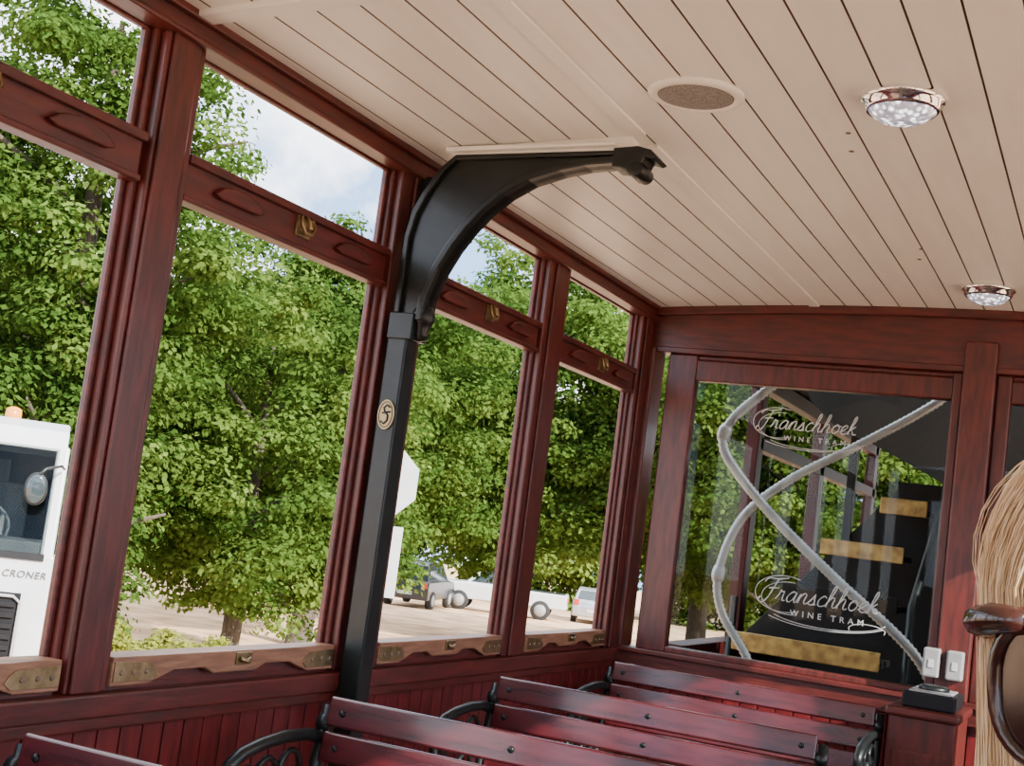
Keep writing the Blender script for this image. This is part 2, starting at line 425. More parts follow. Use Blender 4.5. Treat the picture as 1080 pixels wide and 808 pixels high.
def end_window(x0,x1,letter):
    e=empty('window_%d'%win_n[0],((x0+x1)/2,YE,.85),label='large end window in red frame with etched white tram lettering' if letter else 'end window in a red wooden frame',cat='window',kind='structure'); win_n[0]+=1
    o=e.location
    mb=MB(); s=.105 if letter else .045
    mb.box(x0,x0+s,YE-.02,YE+.03,.850,1.885)
    mb.box(x1-.03,x1,YE-.02,YE+.03,.850,1.885)
    mb.box(x0+s,x1-.03,YE-.02,YE+.03,1.795,1.868)
    mb.box(x0+s,x1-.03,YE-.01,YE+.03,1.868,1.885)
    mb.box(x0+s,x1-.03,YE-.02,YE+.03,.850,.872)
    mk('sash_frame',mb,[RED],o,parent=e,bevel=.005)
    mb=MB(); mb.box(x0+s,x1-.03,YE+.000,YE+.004,.872,1.795)
    g=mk('glass_pane',mb,[GLASS],o,parent=e)
    if letter:
        for (cx,cz,sc) in ((.605,1.675,1.),(.705,1.105,1.16)):
            lx=cx-o.x; lz=cz-o.z
            mk('lettering',script_word('Franschhoek',cx,cz-.022*sc,.325*sc,YE-.003),[ETCH],o,parent=e)
            text_mesh('lettering','WINE TRAM',.024*sc,(lx+.03,-.003,lz-.052*sc),(math.radians(90),0,0),ETCH,e,spacing=1.8)
            mb=MB()
            def arc(cx_,cz_,rx,rz,a0,a1,n=26,r=.0012):
                mb.tube([(cx_+rx*math.cos(math.radians(a0+(a1-a0)*i/n)),YE-.003,cz_+rz*math.sin(math.radians(a0+(a1-a0)*i/n))) for i in range(n+1)],r,n=5)
            arc(cx-.10*sc,cz-.002,.085*sc,.052*sc,60,300)
            arc(cx-.085*sc,cz-.012*sc,.080*sc,.046*sc,80,285)
            arc(cx+.03,cz-.045*sc,.165*sc,.038*sc,205,350)
            arc(cx+.02,cz-.038*sc,.19*sc,.050*sc,215,330)
            arc(cx+.14*sc,cz-.07*sc,.05*sc,.016*sc,-20,200)
            mk('scroll_ornament',mb,[ETCH],o,parent=e)
    return e
end_window(.098,1.093,True)
end_window(1.197,2.27,False)

# ------------------------------------------------------------------ iron bracket column
e=empty('bracket_column',(.08,2.62,0),label='black iron column with curved cantilever roof bracket beside the window post',cat='bracket')
mb=MB(); mb.box(.048,.098,2.592,2.648,0,1.66); mb.box(.045,.115,2.58,2.66,0,.03)
mk('column',mb,[BLACK],e.location,parent=e,bevel=.004)
inner=[(.128,1.645),(.132,1.70),(.154,1.765),(.180,1.815),(.212,1.862),(.250,1.905),(.294,1.942),(.350,1.974),(.420,1.996),(.48,2.008),(.555,2.014)]
outer=[(.555,2.042),(.16,2.032),(.125,2.002),(.088,1.946),(.066,1.90),(.055,1.84),(.055,1.645)]
mb=MB(); mb.prism(inner+outer,'y',2.604,2.636)
off=[]
for i,p in enumerate(inner):
    q0=Vector(inner[max(i-1,0)]); q1=Vector(inner[min(i+1,len(inner)-1)]); t=(q1-q0).normalized(); n=Vector((-t.y,t.x))
    off.append((p[0]+n.x*.016,p[1]+n.y*.016))
mb.prism(inner+list(reversed(off)),'y',2.588,2.652)
top=[(.555,2.042),(.16,2.032),(.125,2.002),(.088,1.946),(.066,1.90),(.055,1.84),(.055,1.66)]
mb.prism(top+[(.069,1.66),(.069,1.838),(.079,1.890),(.10,1.938),(.135,1.992),(.165,2.020),(.555,2.032)],'y',2.590,2.650)
mb.box(.03,.066,2.66,2.72,1.86,2.0)
mk('curved_arm',mb,[BLACK],e.location,parent=e,bevel=.003)
mb=MB()
tip0=[(.555,2.056),(.61,2.060),(.640,2.052),(.658,2.034),(.648,2.030),(.628,2.036),(.622,2.022),(.628,2.006),(.615,1.994),(.598,1.996),(.588,2.008),(.575,2.012),(.555,2.014)]
tip=[(p[0]-.010,p[1]-.010) for p in tip0]
mb.prism(tip,'y',2.585,2.655)
mb.lathe([(.004,2.583),(.017,2.583),(.018,2.62),(.017,2.657),(.004,2.657)],(.602,0,2.000),ax='y',n=20)
mk('scroll_tip',mb,[BLACK],e.location,parent=e,bevel=.003)
mb=MB(); mb.lathe([(.004,1.600),(.012,1.604),(.018,1.615),(.016,1.628),(.022,1.640),(.028,1.652),(.026,1.668),(.018,1.682)],(.118,2.62,0),n=20)
mb.box(.05,.112,2.584,2.656,1.60,1.66)
mk('finial',mb,[BLACK],e.location,parent=e,bevel=.002)
mb=MB()
mb.prism([(.15,2.030),(.58,2.042),(.58,ceil_z(.58)+.004),(.15,ceil_z(.15)+.004)],'y',2.597,2.643)
mb.prism([(.14,2.036),(.55,2.050),(.55,2.057),(.14,2.047)],'y',2.578,2.662)
mk('ceiling_wedge',mb,[WHITE],e.location,parent=e,bevel=.002)
mb=MB(); 
mb.add([(.074+.021*math.cos(a),2.590 if k==0 else 2.587,1.425+.034*math.sin(a)) for k in (0,1) for a in [2*math.pi*i/28 for i in range(28)]],
       [tuple(range(28,56))]+[(i,(i+1)%28,28+(i+1)%28,28+i) for i in range(28)],0)
mk('oval_badge',mb,[IVORY],e.location,parent=e)
mb=MB()
mb.tube([(.074+.017*math.cos(a),2.5865,1.425+.029*math.sin(a)) for a in [2*math.pi*i/28 for i in range(29)]],.001,n=5,m=0)
mb.tube([(.084,2.586,1.442),(.076,2.586,1.447),(.068,2.586,1.440),(.072,2.586,1.430),(.080,2.586,1.424),(.080,2.586,1.412),(.072,2.586,1.404),(.064,2.586,1.409)],.0022,n=6)
mb.tube([(.065,2.586,1.428),(.074,2.586,1.430),(.086,2.586,1.432)],.0018,n=6)
mk('badge_emblem',mb,[BLACK],e.location,parent=e)

# ------------------------------------------------------------------ ceiling speaker & lamps
zs=ceil_z(.79)
e=empty('ceiling_speaker',(.792,2.364,zs),label='round ceiling speaker with cream rim and grey mesh grille',cat='speaker')
mb=MB(); mb.lathe([(.092,.004),(.094,-.003),(.088,-.008),(.076,-.009),(.073,-.004),(.073,.004)],e.location,n=56)
mk('rim',mb,[CREAM],e.location,parent=e)
mb=MB(); mb.lathe([(.0735,-.002),(.0735,-.0065),(.06,-.0085),(.001,-.0095)],e.location,n=48)
mk('grille',mb,[GREYM],e.location,parent=e)

lamp0=None
for i,(lx,ly) in enumerate(((1.172,2.42),(1.183,4.07))):
    z=ceil_z(lx)
    if lamp0 is None:
        e=empty('ceiling_lamp',(lx,ly,z),label='round chrome ceiling lamp with faceted crystal lens',cat='lamp',group='ceiling lamps')
        mb=MB(); mb.lathe([(.074,.006),(.076,-.004),(.078,-.007),(.074,-.012),(.070,-.014),(.068,-.024),(.063,-.029),(.060,-.026),(.058,-.015)],e.location,n=56)
        mk('chrome_rim',mb,[CHROME],e.location,parent=e)
        mb=MB(); mb.lathe([(.060,-.014),(.059,-.028),(.052,-.037),(.040,-.044),(.022,-.048),(.001,-.049)],e.location,n=16,smooth=False)
        mk('lens',mb,[CRYST],e.location,parent=e)
        lamp0=e
    else:
        copy_thing(lamp0,(lx,ly,z))

# ------------------------------------------------------------------ benches
def build_bench(L,loc):
    e=empty('slatted_bench',loc,label='dark red slatted wooden tram bench with black iron ends',cat='bench',group='slatted tram benches')
    def sl(zc,h=.060,t=.018,lean=.18):
        yc=-(.815-zc)*lean
        d=Vector((lean,1)).normalized(); n=Vector((1,-lean)).normalized()
        c=Vector((yc,zc)); q=[c+d*h/2+n*t/2,c+d*h/2-n*t/2,c-d*h/2-n*t/2,c-d*h/2+n*t/2]
        return [(p.x,p.y) for p in q]
    ZC=(.792,.723,.654,.585)
    mb=MB()
    for zc in ZC:
        mb.prism(sl(zc),'x',0,L)
    mk('backrest',mb,[SLAT],parent=e,bevel=.005,seg=3)
    mb=MB()
    for k in range(5):
        y=-.115-k*.068; mb.box(.0,L,y-.06,y,.438+(.004 if k==4 else 0),.460)
    mk('seat',mb,[SLAT],parent=e,bevel=.005,seg=3)
    mb=MB(); mb.lathe([(.0075,0),(.0055,-.003),(.001,-.004)],(0,0,0),ax='y',n=10)
    bolt=mk('bolt',mb,[BLACK],parent=e); first=True
    for xx in (.035,L-.035,L/2):
        for zc in ZC:
            bo=bolt if first else bolt.copy()
            if not first: C.objects.link(bo)
            first=False
            bo.parent=e; bo.location=(xx,-(.815-zc)*.18-.0095,zc)
    for xx in (-.012,L+.012):
        mb=MB()
        P=lambda pts: [(xx,p[0],p[1]) for p in pts]
        mb.tube(P([(.012,.80),(-.01,.70),(-.04,.58),(-.07,.47),(-.09,.40),(-.06,.20),(-.01,.02)]),.013,n=8)
        mb.tube(P([(-.43,.02),(-.40,.20),(-.41,.40),(-.42,.47)]),.013,n=8)
        mb.tube(P([(-.07,.43),(-.25,.425),(-.44,.43)]),.013,n=8)
        mb.tube(P([(.0,.735),(-.06,.748),(-.14,.750),(-.22,.742),(-.28,.730),(-.315,.710),(-.318,.685),(-.300,.668),(-.280,.678),(-.284,.696)]),[.013]*5+[.013,.012,.011,.010,.008],n=8)
        mb.tube(P([(-.315,.69),(-.30,.62),(-.33,.54),(-.40,.47)]),.011,n=8)
        for (cy,cz,r) in ((-.11,.685,.036),(-.19,.680,.034),(-.255,.675,.028),(-.13,.59,.045),(-.23,.58,.045)):
            mb.tube(P([(cy+r*math.cos(a),cz+r*math.sin(a)) for a in [2*math.pi*i/16 for i in range(17)]]),.0065,n=6)
        mb.box(xx-.02,xx+.02,-.04,.03,0,.012); mb.box(xx-.02,xx+.02,-.46,-.39,0,.012)
        mb.lathe([(.001,-.014),(.020,-.012),(.020,.012),(.001,.014)],(xx,.004,.765),ax='x',n=14)
        mk('side_frame',mb,[BLACK],parent=e,bevel=0)
    return e
b0=build_bench(.83,(.155,1.550,0))
for y in (2.40,3.22,4.13): copy_thing(b0,(.155 if y<4 else .142,y,0))
for y in (.90,1.74,2.58,3.42): copy_thing(b0,(1.475,y,0))

# ------------------------------------------------------------------ control pedestal with switch box
e=empty('control_pedestal',(1.11,4.22,0),label='red wooden control pedestal against the end wall beside the bench',cat='pedestal')
mb=MB(); mb.box(1.020,1.205,4.06,4.40,0,.815); mb.box(1.035,1.19,4.052,4.06,.10,.72)
mk('cabinet',mb,[RED],e.location,parent=e,bevel=.006)
mb=MB(); mb.box(1.008,1.217,4.045,4.41,.815,.840)
mk('top_board',mb,[REDX],e.location,parent=e,bevel=.008)
e=empty('switch_box',(1.12,4.22,.84),label='black metal switch box resting on the red pedestal',cat='box')
mb=MB(); mb.box(1.045,1.195,4.10,4.32,.84,.885)
mk('housing',mb,[BLACKM],e.location,parent=e,bevel=.006)
mb=MB(); mb.box(1.06,1.18,4.12,4.30,.885,.890); 
mk('face_plate',mb,[GREYP],e.location,parent=e,bevel=.002)
mb=MB(); mb.lathe([(.045,.889),(.045,.899),(.036,.904),(.001,.905)],(1.12,4.21,0),n=24)
mk('knob',mb,[BLACK],e.location,parent=e)
for i,sx in enumerate((1.085,1.155)):
    e=empty('junction_box',(sx,YE-.085,.96),label='small grey junction box on the end wall post',cat='junction box',group='grey junction boxes')
    mb=MB(); mb.box(sx-.025,sx+.025,YE-.095,YE-.055,.915,1.005)
    mk('case',mb,[GREYP],e.location,parent=e,bevel=.006)
    mb=MB(); mb.box(sx-.008,sx+.008,YE-.098,YE-.094,.945,.970)
    mk('button',mb,[SIGNW],e.location,parent=e,bevel=.001)

# ------------------------------------------------------------------ hoses between cars
hA=[(.46,4.75,2.0),(.445,4.68,1.86),(.403,4.65,1.804),(.30,4.65,1.70),(.265,4.65,1.61),(.322,4.65,1.512),(.495,4.65,1.345),(.712,4.65,1.175),(1.0,4.65,.957),(1.10,4.72,.75),(1.12,4.9,.60)]
hB=[(1.05,4.78,2.0),(1.02,4.72,1.86),(.938,4.69,1.776),(.729,4.69,1.636),(.512,4.69,1.497),(.359,4.69,1.346),(.294,4.69,1.152),(.319,4.69,1.005),(.43,4.69,.856),(.47,4.75,.70),(.47,4.9,.55)]
for h,r in ((hA,.0175),(hB,.0160)):
    raw=smooth_path(h,.001)
    pp=[raw[0]]
    for q in raw:
        if (q-pp[-1]).length>=.0085: pp.append(q)
    for it in range(3):
        pp=[pp[0]]+[(pp[i-1]+pp[i]*2+pp[i+1])/4 for i in range(1,len(pp)-1)]+[pp[-1]]
    e=empty('corrugated_hose',pp[-1],label='silver corrugated flexible hose looping between the coupled tram cars',cat='hose',group='silver connecting hoses')
    mb=MB(); mb.tube(pp,[r*(1.10 if i%2 else .86) for i in range(len(pp))],n=16)
    mk('hose',mb,[STEEL],pp[-1],parent=e)
    k=int(len(pp)*.22) if r==.0175 else int(len(pp)*.62)
    mb=MB(); mb.tube([pp[k],pp[k+2],pp[k+4],pp[k+6]],[r*1.25,r*1.5,r*1.5,r*1.25],n=12)
    mk('collar',mb,[STEEL],pp[-1],parent=e)

# ------------------------------------------------------------------ coupled tram car ahead
e=empty('coupled_tram_car',(1.18,6.8,-.16),label='next coupled tram car with dark roof, red posts and staircase',cat='tram car')
o=e.location
mb=MB(); mb.box(0,W,4.98,9.2,-.16,-.02); mb.box(.0,.06,5.0,9.2,-.02,.80,1); mb.box(W-.06,W,5.0,9.2,-.02,.80,1)
mb.box(.0,.10,5.0,9.2,.78,.84,1); mb.box(W-.1,W,5.0,9.2,.78,.84,1)
mb.box(1.25,W,5.0,5.06,0,.84,1); mb.box(W-.04,W,5.0,9.2,.84,2.05,0)
mk('body_panels',mb,[DARKC,REDD],o,parent=e,bevel=.004)
mb=MB()
a=[(x_,ceil_z(x_)+.02) for x_ in [W*i/16 for i in range(17)]]
mb.prism(a+[(p[0],p[1]+.05) for p in reversed(a)],'y',5.0,9.2)
mb.prism([(.40,1.98),(.46,1.84),(.56,1.75),(.74,1.68),(1.0,1.56),(1.4,1.52),(1.8,1.52),(W,1.6),(W,2.07)]+[(p[0],p[1]) for p in reversed(a) if p[0]>.45],'y',5.12,5.16)
mk('roof',mb,[DARKC],o,parent=e)
for (px_,py_) in ((.03,6.0),(.03,7.4),(.03,9.1),(W-.03,5.05),(W-.03,6.9),(W-.03,9.1)):
    mb=MB(); mb.box(px_-.03,px_+.03,py_-.05,py_+.05,.84,2.05)
    mk('window_post',mb,[REDD],o,parent=e,bevel=.004)
mb=MB(); mb.box(0,.06,6.0,9.2,1.70,1.76); mb.box(0,.06,5.05,9.2,1.98,2.05)
mk('window_rail',mb,[REDD],o,parent=e,bevel=.003)
st=MB()
st.prism([(.0,0),(.0,.86),(.63,1.60),(.63,1.64),(.92,1.64),(.92,0)],'y',6.35,6.40)
st.prism([(.92,0),(.92,1.80),(.50,1.80),(.50,2.05),(W-.06,2.05),(W-.06,0)],'y',6.35,6.40)
st.box(.40,.44,6.33,6.37,1.30,2.05)
mk('stair_bulkhead',st,[DARKC],o,parent=e,bevel=.003)
for (x0,x1,y_,z_) in ((.265,.82,5.10,.89),(.33,.80,5.55,1.09),(.38,.74,6.0,1.30),(.62,.82,6.0,1.51)):
    gold = z_!=1.09
    mb=MB(); mb.box(x0,x1,y_,y_+.25,z_-.03,z_-.005)
    mk('tread',mb,[DARKC],o,parent=e,bevel=.003)
    mb=MB(); mb.box(x0,x1,y_-.02,y_,z_-(.038),z_+(.032))
    mk('step_edge',mb,[YELLOW if gold else DARKC],o,parent=e,bevel=.004)
for hp in ([(.90,5.2,-.02),(.90,5.2,1.1),(.90,6.2,1.75)],[(.24,5.15,-.02),(.24,5.15,1.05)],[(.99,5.15,-.02),(.99,5.15,1.9)]):
    mb=MB(); mb.tube(hp,.016,n=8)
    mk('handrail',mb,[BLACK],o,parent=e)

# ------------------------------------------------------------------ ground
mb=MB(); xs=(-140,90); ys=(-50,170)
mb.add([(x_,y_,ground_z(x_,y_)) for x_ in xs for y_ in ys],[(0,1,3,2)])
mk('ground',mb,[SOIL],(0,0,0),kind='structure',label='pale sandy ground beside the tram line',cat='ground')

# ------------------------------------------------------------------ trees
def crown_mesh(name,seed,rx,rz,hc,ncl,nl,size,material,spread=.40,box=None):
    rng=np.random.default_rng(seed)
    d=rng.normal(size=(ncl,3)); d/=np.linalg.norm(d,axis=1)[:,None]
    r=rng.uniform(.15,1,ncl)**.40
    lump=1+.15*np.sin(d[:,0]*5+seed)+.12*np.sin(d[:,2]*7+seed*2)+.10*np.sin(d[:,1]*9)
    c=d*np.array([rx,rx,rz])*(r*lump)[:,None]
    if box is not None: c=rng.uniform(-1,1,(ncl,3))*np.array(box)
    sp=np.repeat(rng.uniform(.6,1.25,ncl),nl)[:,None]
    c=np.repeat(c,nl,0); N=len(c)
    g=rng.normal(size=(N,3)); g/= (1e-6+np.linalg.norm(g,axis=1))[:,None]; g*= (rng.uniform(0,1,N)**.45)[:,None]*1.9
    p=c+g*np.array([spread,spread,spread*.50])*sp
    p[:,2]+=hc
    nrm=rng.normal(size=(N,3))*.45+np.array([0,0,.7])+g*.6
    nrm/=np.linalg.norm(nrm,axis=1)[:,None]
    t=rng.normal(size=(N,3)); t[:,2]-=.3
    t-=nrm*(t*nrm).sum(1)[:,None]; t/=np.linalg.norm(t,axis=1)[:,None]
    b=np.cross(nrm,t); s=(size*rng.uniform(.6,1.25,N))[:,None]
    v=np.stack([p,p+t*s*.5+b*s*.34,p+t*s,p+t*s*.5-b*s*.34],1).reshape(-1,3)
    me=bpy.data.meshes.new(name)
    me.vertices.add(4*N); me.vertices.foreach_set('co',v.ravel().astype(np.float32))
    me.loops.add(4*N); me.loops.foreach_set('vertex_index',np.arange(4*N,dtype=np.int32))
    me.polygons.add(N); me.polygons.foreach_set('loop_start',np.arange(0,4*N,4,dtype=np.int32))
    me.polygons.foreach_set('loop_total',np.full(N,4,dtype=np.int32))
    me.update(); 
    at=me.attributes.new('leafrand','FLOAT','FACE')
    cl=np.repeat(rng.uniform(0,1,ncl),nl)
    at.data.foreach_set('value',(np.clip(.75*cl+.25*rng.uniform(0,1,N),0,1)).astype(np.float32))
    me.materials.append(material)
    return me
def trunk_mb(h,hc,rx,rz,r0,seed):
    rr=random.Random(seed); mb=MB()
    mb.tube([(0,0,-.25),(0,0,0),(.05,.03,h*.4),(.0,.08,h),( .1,0,hc),(0,.1,hc+rz*.6)],[r0*1.5,r0*1.2,r0,r0*.85,r0*.5,r0*.15],n=10)
    for i in range(9):
        a=i*2.4+rr.random(); z=h*.8+(hc+rz*.3-h*.8)*i/9
        l=rx*rr.uniform(.6,.85)
        mb.tube([(0.03,.05,z),(l*.45*math.cos(a),l*.45*math.sin(a),z+.35*l*.6),(l*math.cos(a),l*math.sin(a),z+.4*l)],[r0*.4,r0*.25,r0*.07],n=6)
    return mb
def tree(x,y,me,tmb,label,scale=1.,rz=0.,group=None,trunk_me=None):
    e=empty('tree',(x,y,ground_z(x,y)),rot=(0,0,rz),label=label,cat='tree',group=group); e.scale=(scale,)*3
    if trunk_me is None:
        t=mk('trunk',tmb,[BARK],parent=e)
    else:
        t=bpy.data.objects.new('trunk',trunk_me); C.objects.link(t); t.parent=e
    k=bpy.data.objects.new('foliage',me); C.objects.link(k); k.parent=e
    return e,t
M1=crown_mesh('crown_tall',1,2.20,4.9,5.45,520,260,.095,LEAF,spread=.28)
M2=crown_mesh('crown_round',5,2.45,2.7,3.15,420,250,.095,LEAF,spread=.26)
M3=crown_mesh('crown_broad',9,3.7,4.3,6.1,580,220,.145,LEAF,spread=.42)
M4=crown_mesh('crown_low',17,3.9,3.9,3.7,440,200,.20,LEAF,spread=.50)
tree(-10.7,12.7,M1,trunk_mb(1.9,5.55,2.25,4.9,.24,1),'tall leafy green oak standing beside the white truck')
tree(-10.3,16.5,M2,trunk_mb(1.6,3.5,2.35,2.45,.15,2),'rounded green oak with low hanging branches')
tree(-17.5,11.5,M1,trunk_mb(1.9,5.55,2.25,4.9,.24,3),'tall leafy green oak behind the truck',scale=1.1,rz=1.3)
T3,t3=tree(-13.0,22.6,M3,trunk_mb(2.1,6.3,3.7,4.3,.28,4),'broad green tree by the parking ground',scale=.82,group='broad roadside trees')
for (x,y,s,rz) in ((-12.2,31.0,1.0,1),(-8.6,35.2,1.0,2.1),(-5.0,30.5,.9,4),(-1.0,36,1.0,5),(5,37,1,1.7),
                   (-22.0,22.5,.85,2.2),(-20.5,33.0,.82,.8)):
    tree(x,y,M3,None,'broad green tree by the parking ground',scale=s,rz=rz,group='broad roadside trees',trunk_me=t3.data)
low,t4=tree(-52,42,M4,trunk_mb(1.2,3.7,3.9,3.9,.28,6),'dense low-branched tree bordering the parking ground',scale=1.5,group='dense boundary trees')
for (x,y,s,rz) in ((-43.5,51,1.5,1.1),(-35,58.5,1.45,1.9),(-26,64.5,1.45,3.5),(-16,68,1.45,4.3),(-5.5,71,1.45,5.1)):
    tree(x,y,M4,None,'dense low-branched tree bordering the parking ground',scale=s,rz=rz,group='dense boundary trees',trunk_me=t4.data)
e=empty('hedge',(-6.75,9.95,ground_z(-6.75,9.95)),rot=(0,0,math.radians(24)),label='low yellow-green clipped hedge near the truck',cat='hedge')
e['kind']='stuff'
hm=crown_mesh('hedge_leaves',13,1,1,.60,200,220,.05,LEAFY,spread=.085,box=(1.0,.35,.54))
k=bpy.data.objects.new('leaves',hm); C.objects.link(k); k.parent=e
for i in range(5):
    mb=MB(); mb.tube([(-.8+i*.36,.05*(-1)**i,-.1),(-.78+i*.36,.08,.5),(-.75+i*.36,0,.95)],[.02,.015,.006],n=5)
    mk('stem',mb,[BARK],parent=e)

# ------------------------------------------------------------------ vehicles
def wheel(mb,x,y,z,r,w):
    mb.lathe([(r*.3,-w/2),(r*.93,-w/2),(r,-w*.3),(r,w*.3),(r*.93,w/2),(r*.3,w/2)],(x,y,z),ax='y',n=24,m=0)
    mb.lathe([(r*.02,-w/2-.01),(r*.6,-w/2-.01),(r*.62,0),(r*.6,w/2+.01),(r*.02,w/2+.01)],(x,y,z),ax='y',n=20,m=1)

tx,ty=-6.1,6.55
e=empty('truck',(tx,ty,ground_z(tx,ty)),rot=(0,0,math.radians(-46.2)),label='white cab-over lorry with black grille and orange beacon',cat='truck')
mb=MB()
mb.prism([(0,.55),(0.02,1.30),(-.015,1.84),(-1.85,1.84),(-1.85,.55)],'y',-1.15,1.15)
mb.prism([(-.175,2.58),(-.20,2.64),(-.30,2.73),(-.50,2.79),(-1.75,2.80),(-1.85,2.70),(-1.85,2.58)],'y',-1.12,1.12)
for s in (-1,1):
    mb.prism([(-.015,1.80),(-.185,2.62),(-.32,2.62),(-.16,1.80)],'y',s*1.05,s*1.14)
    mb.box(-1.85,-.45,s*1.10,s*1.14,1.8,2.62)
mb.box(-1.85,-1.75,-1.13,1.13,1.8,2.62)
mk('cab',mb,[TRUCKW],parent=e,bevel=.05,seg=4)
mb=MB(); mb.prism([(-.012,1.84),(-.175,2.60),(-.185,2.60),(-.022,1.84)],'y',-1.07,1.07)
mk('windscreen',mb,[GLASS],parent=e)
GREYD = mat('cab_trim_grey', (.10,.11,.12), (.07,.08,.09), rough=.7)
mb=MB(); mb.box(-.50,-.06,-1.05,1.05,1.80,1.92); mb.box(-1.74,-1.70,-1.1,1.1,1.84,2.6); mb.box(-1.2,-.3,-1.05,1.05,2.54,2.58)
for yy in (.30,-.90):
    mb.box(-1.45,-1.28,yy,yy+.60,1.84,2.30); mb.box(-1.42,-1.30,yy+.17,yy+.43,2.30,2.48)
mb.tube([(-.55,.60+.20*math.cos(a),1.98+.17*math.sin(a)) for a in [2*math.pi*i/20 for i in range(21)]],.014,n=6)
mk('cab_interior',mb,[GREYD],parent=e,bevel=.02)
mb=MB(); mb.prism([(.006,1.795),(.0,1.845),(-.02,1.845),(-.02,1.795)],'y',-1.08,1.08)
mk('screen_surround',mb,[BLACKM],parent=e)
for s in (-1,1):
    mb=MB(); mb.box(-1.45,-.45,s*1.145-.004,s*1.145+.004,1.85,2.5)
    mk('side_window',mb,[CGLASS],parent=e,bevel=.003)
mb=MB(); mb.box(.0,.05,-.97,.97,1.04,1.56)
for k in range(6): mb.box(.045,.075,-.94,.94,1.09+k*.075,1.125+k*.075)
mk('grille',mb,[BLACKM],parent=e)
mb=MB(); mb.tube([(.07,-.92,1.08),(.07,.92,1.08),(.07,.97,1.12),(.07,.97,1.50),(.07,.92,1.54),(.07,-.92,1.54)],.012,n=6)
mk('grille_trim',mb,[GREYP],parent=e)
mb=MB(); mb.box(-.25,.14,-1.16,1.16,.42,1.00); mb.box(.13,.15,-.5,.5,.62,.80,1)
mk('bumper',mb,[TRUCKW,BLACKM],parent=e,bevel=.03,seg=3)
for s in (-1,1):
    mb=MB(); mb.box(.13,.155,s*.92-.15,s*.92+.15,.72,.90)
    mk('headlight',mb,[CHROME],parent=e,bevel=.015)
text_mesh('lettering','CRONER',.070,(.002,.965,1.69),(math.radians(90),0,math.radians(90)),NAMEP,e,spacing=1.1,ext=.004,shear=.15)
for (yy,zz,r) in ((.72,1.86,1),(-.35,1.86,1)):
    mb=MB(); mb.tube([(.0,yy,zz-.04),(.01,yy,zz-.02),(-.0,yy-.35,zz+.04),(-.02,yy-.75,zz+.10)],[.03,.012,.010,.010],n=6)
    mk('wiper',mb,[BLACK],parent=e)
for s in (-1,1):
    mb=MB(); mb.tube([(-.1,1.12,2.46),(.05,1.10,2.48),(.12,1.0,2.45),(.13,.96,2.40)] if s>0 else [(-.1,-1.12,2.5),(.1,-1.35,2.5),(.1,-1.35,2.2)],.011,n=6)
    if s>0: mb.ell((.12,.95,2.30),(.025,.080,.118),m=0); mb.ell((.137,.95,2.30),(.014,.066,.102),m=1)  # oval with arm stands in for a reflection on the windscreen
    else: mb.box(.06,.13,-1.5,-1.25,1.85,2.35)
    mk('mirror_and_reflection',mb,[BLACK,CGLASS],parent=e,bevel=.01)
mb=MB(); mb.lathe([(.06,2.78),(.06,2.82),(.055,2.86),(.03,2.875),(.001,2.88)],(-.65,.70,0),n=20)
mk('beacon',mb,[ORANGE],parent=e)
mb=MB(); mb.box(-6.2,-1.8,-.45,.45,.62,.85); mb.box(-6.3,-2.0,-1.15,1.15,1.0,1.12); mb.box(-6.3,-6.25,-1.15,1.15,1.10,1.5); mb.box(-6.3,-2,-1.15,-1.11,1.10,1.5); mb.box(-6.3,-2,1.11,1.15,1.10,1.5); mb.box(-5.4,-4.6,-.4,.4,.84,1.01); mb.box(-3,-2.4,-.4,.4,.84,1.01)
mk('flatbed',mb,[TRUCKW],parent=e,bevel=.01)
for (wx,wy) in ((-.85,1.0),(-.85,-1.0),(-5.0,.98),(-5.0,-.98)):
    mb=MB(); wheel(mb,wx,wy,.48,.48,.28)
    mk('wheel',mb,[TYRE,GREYP],parent=e)

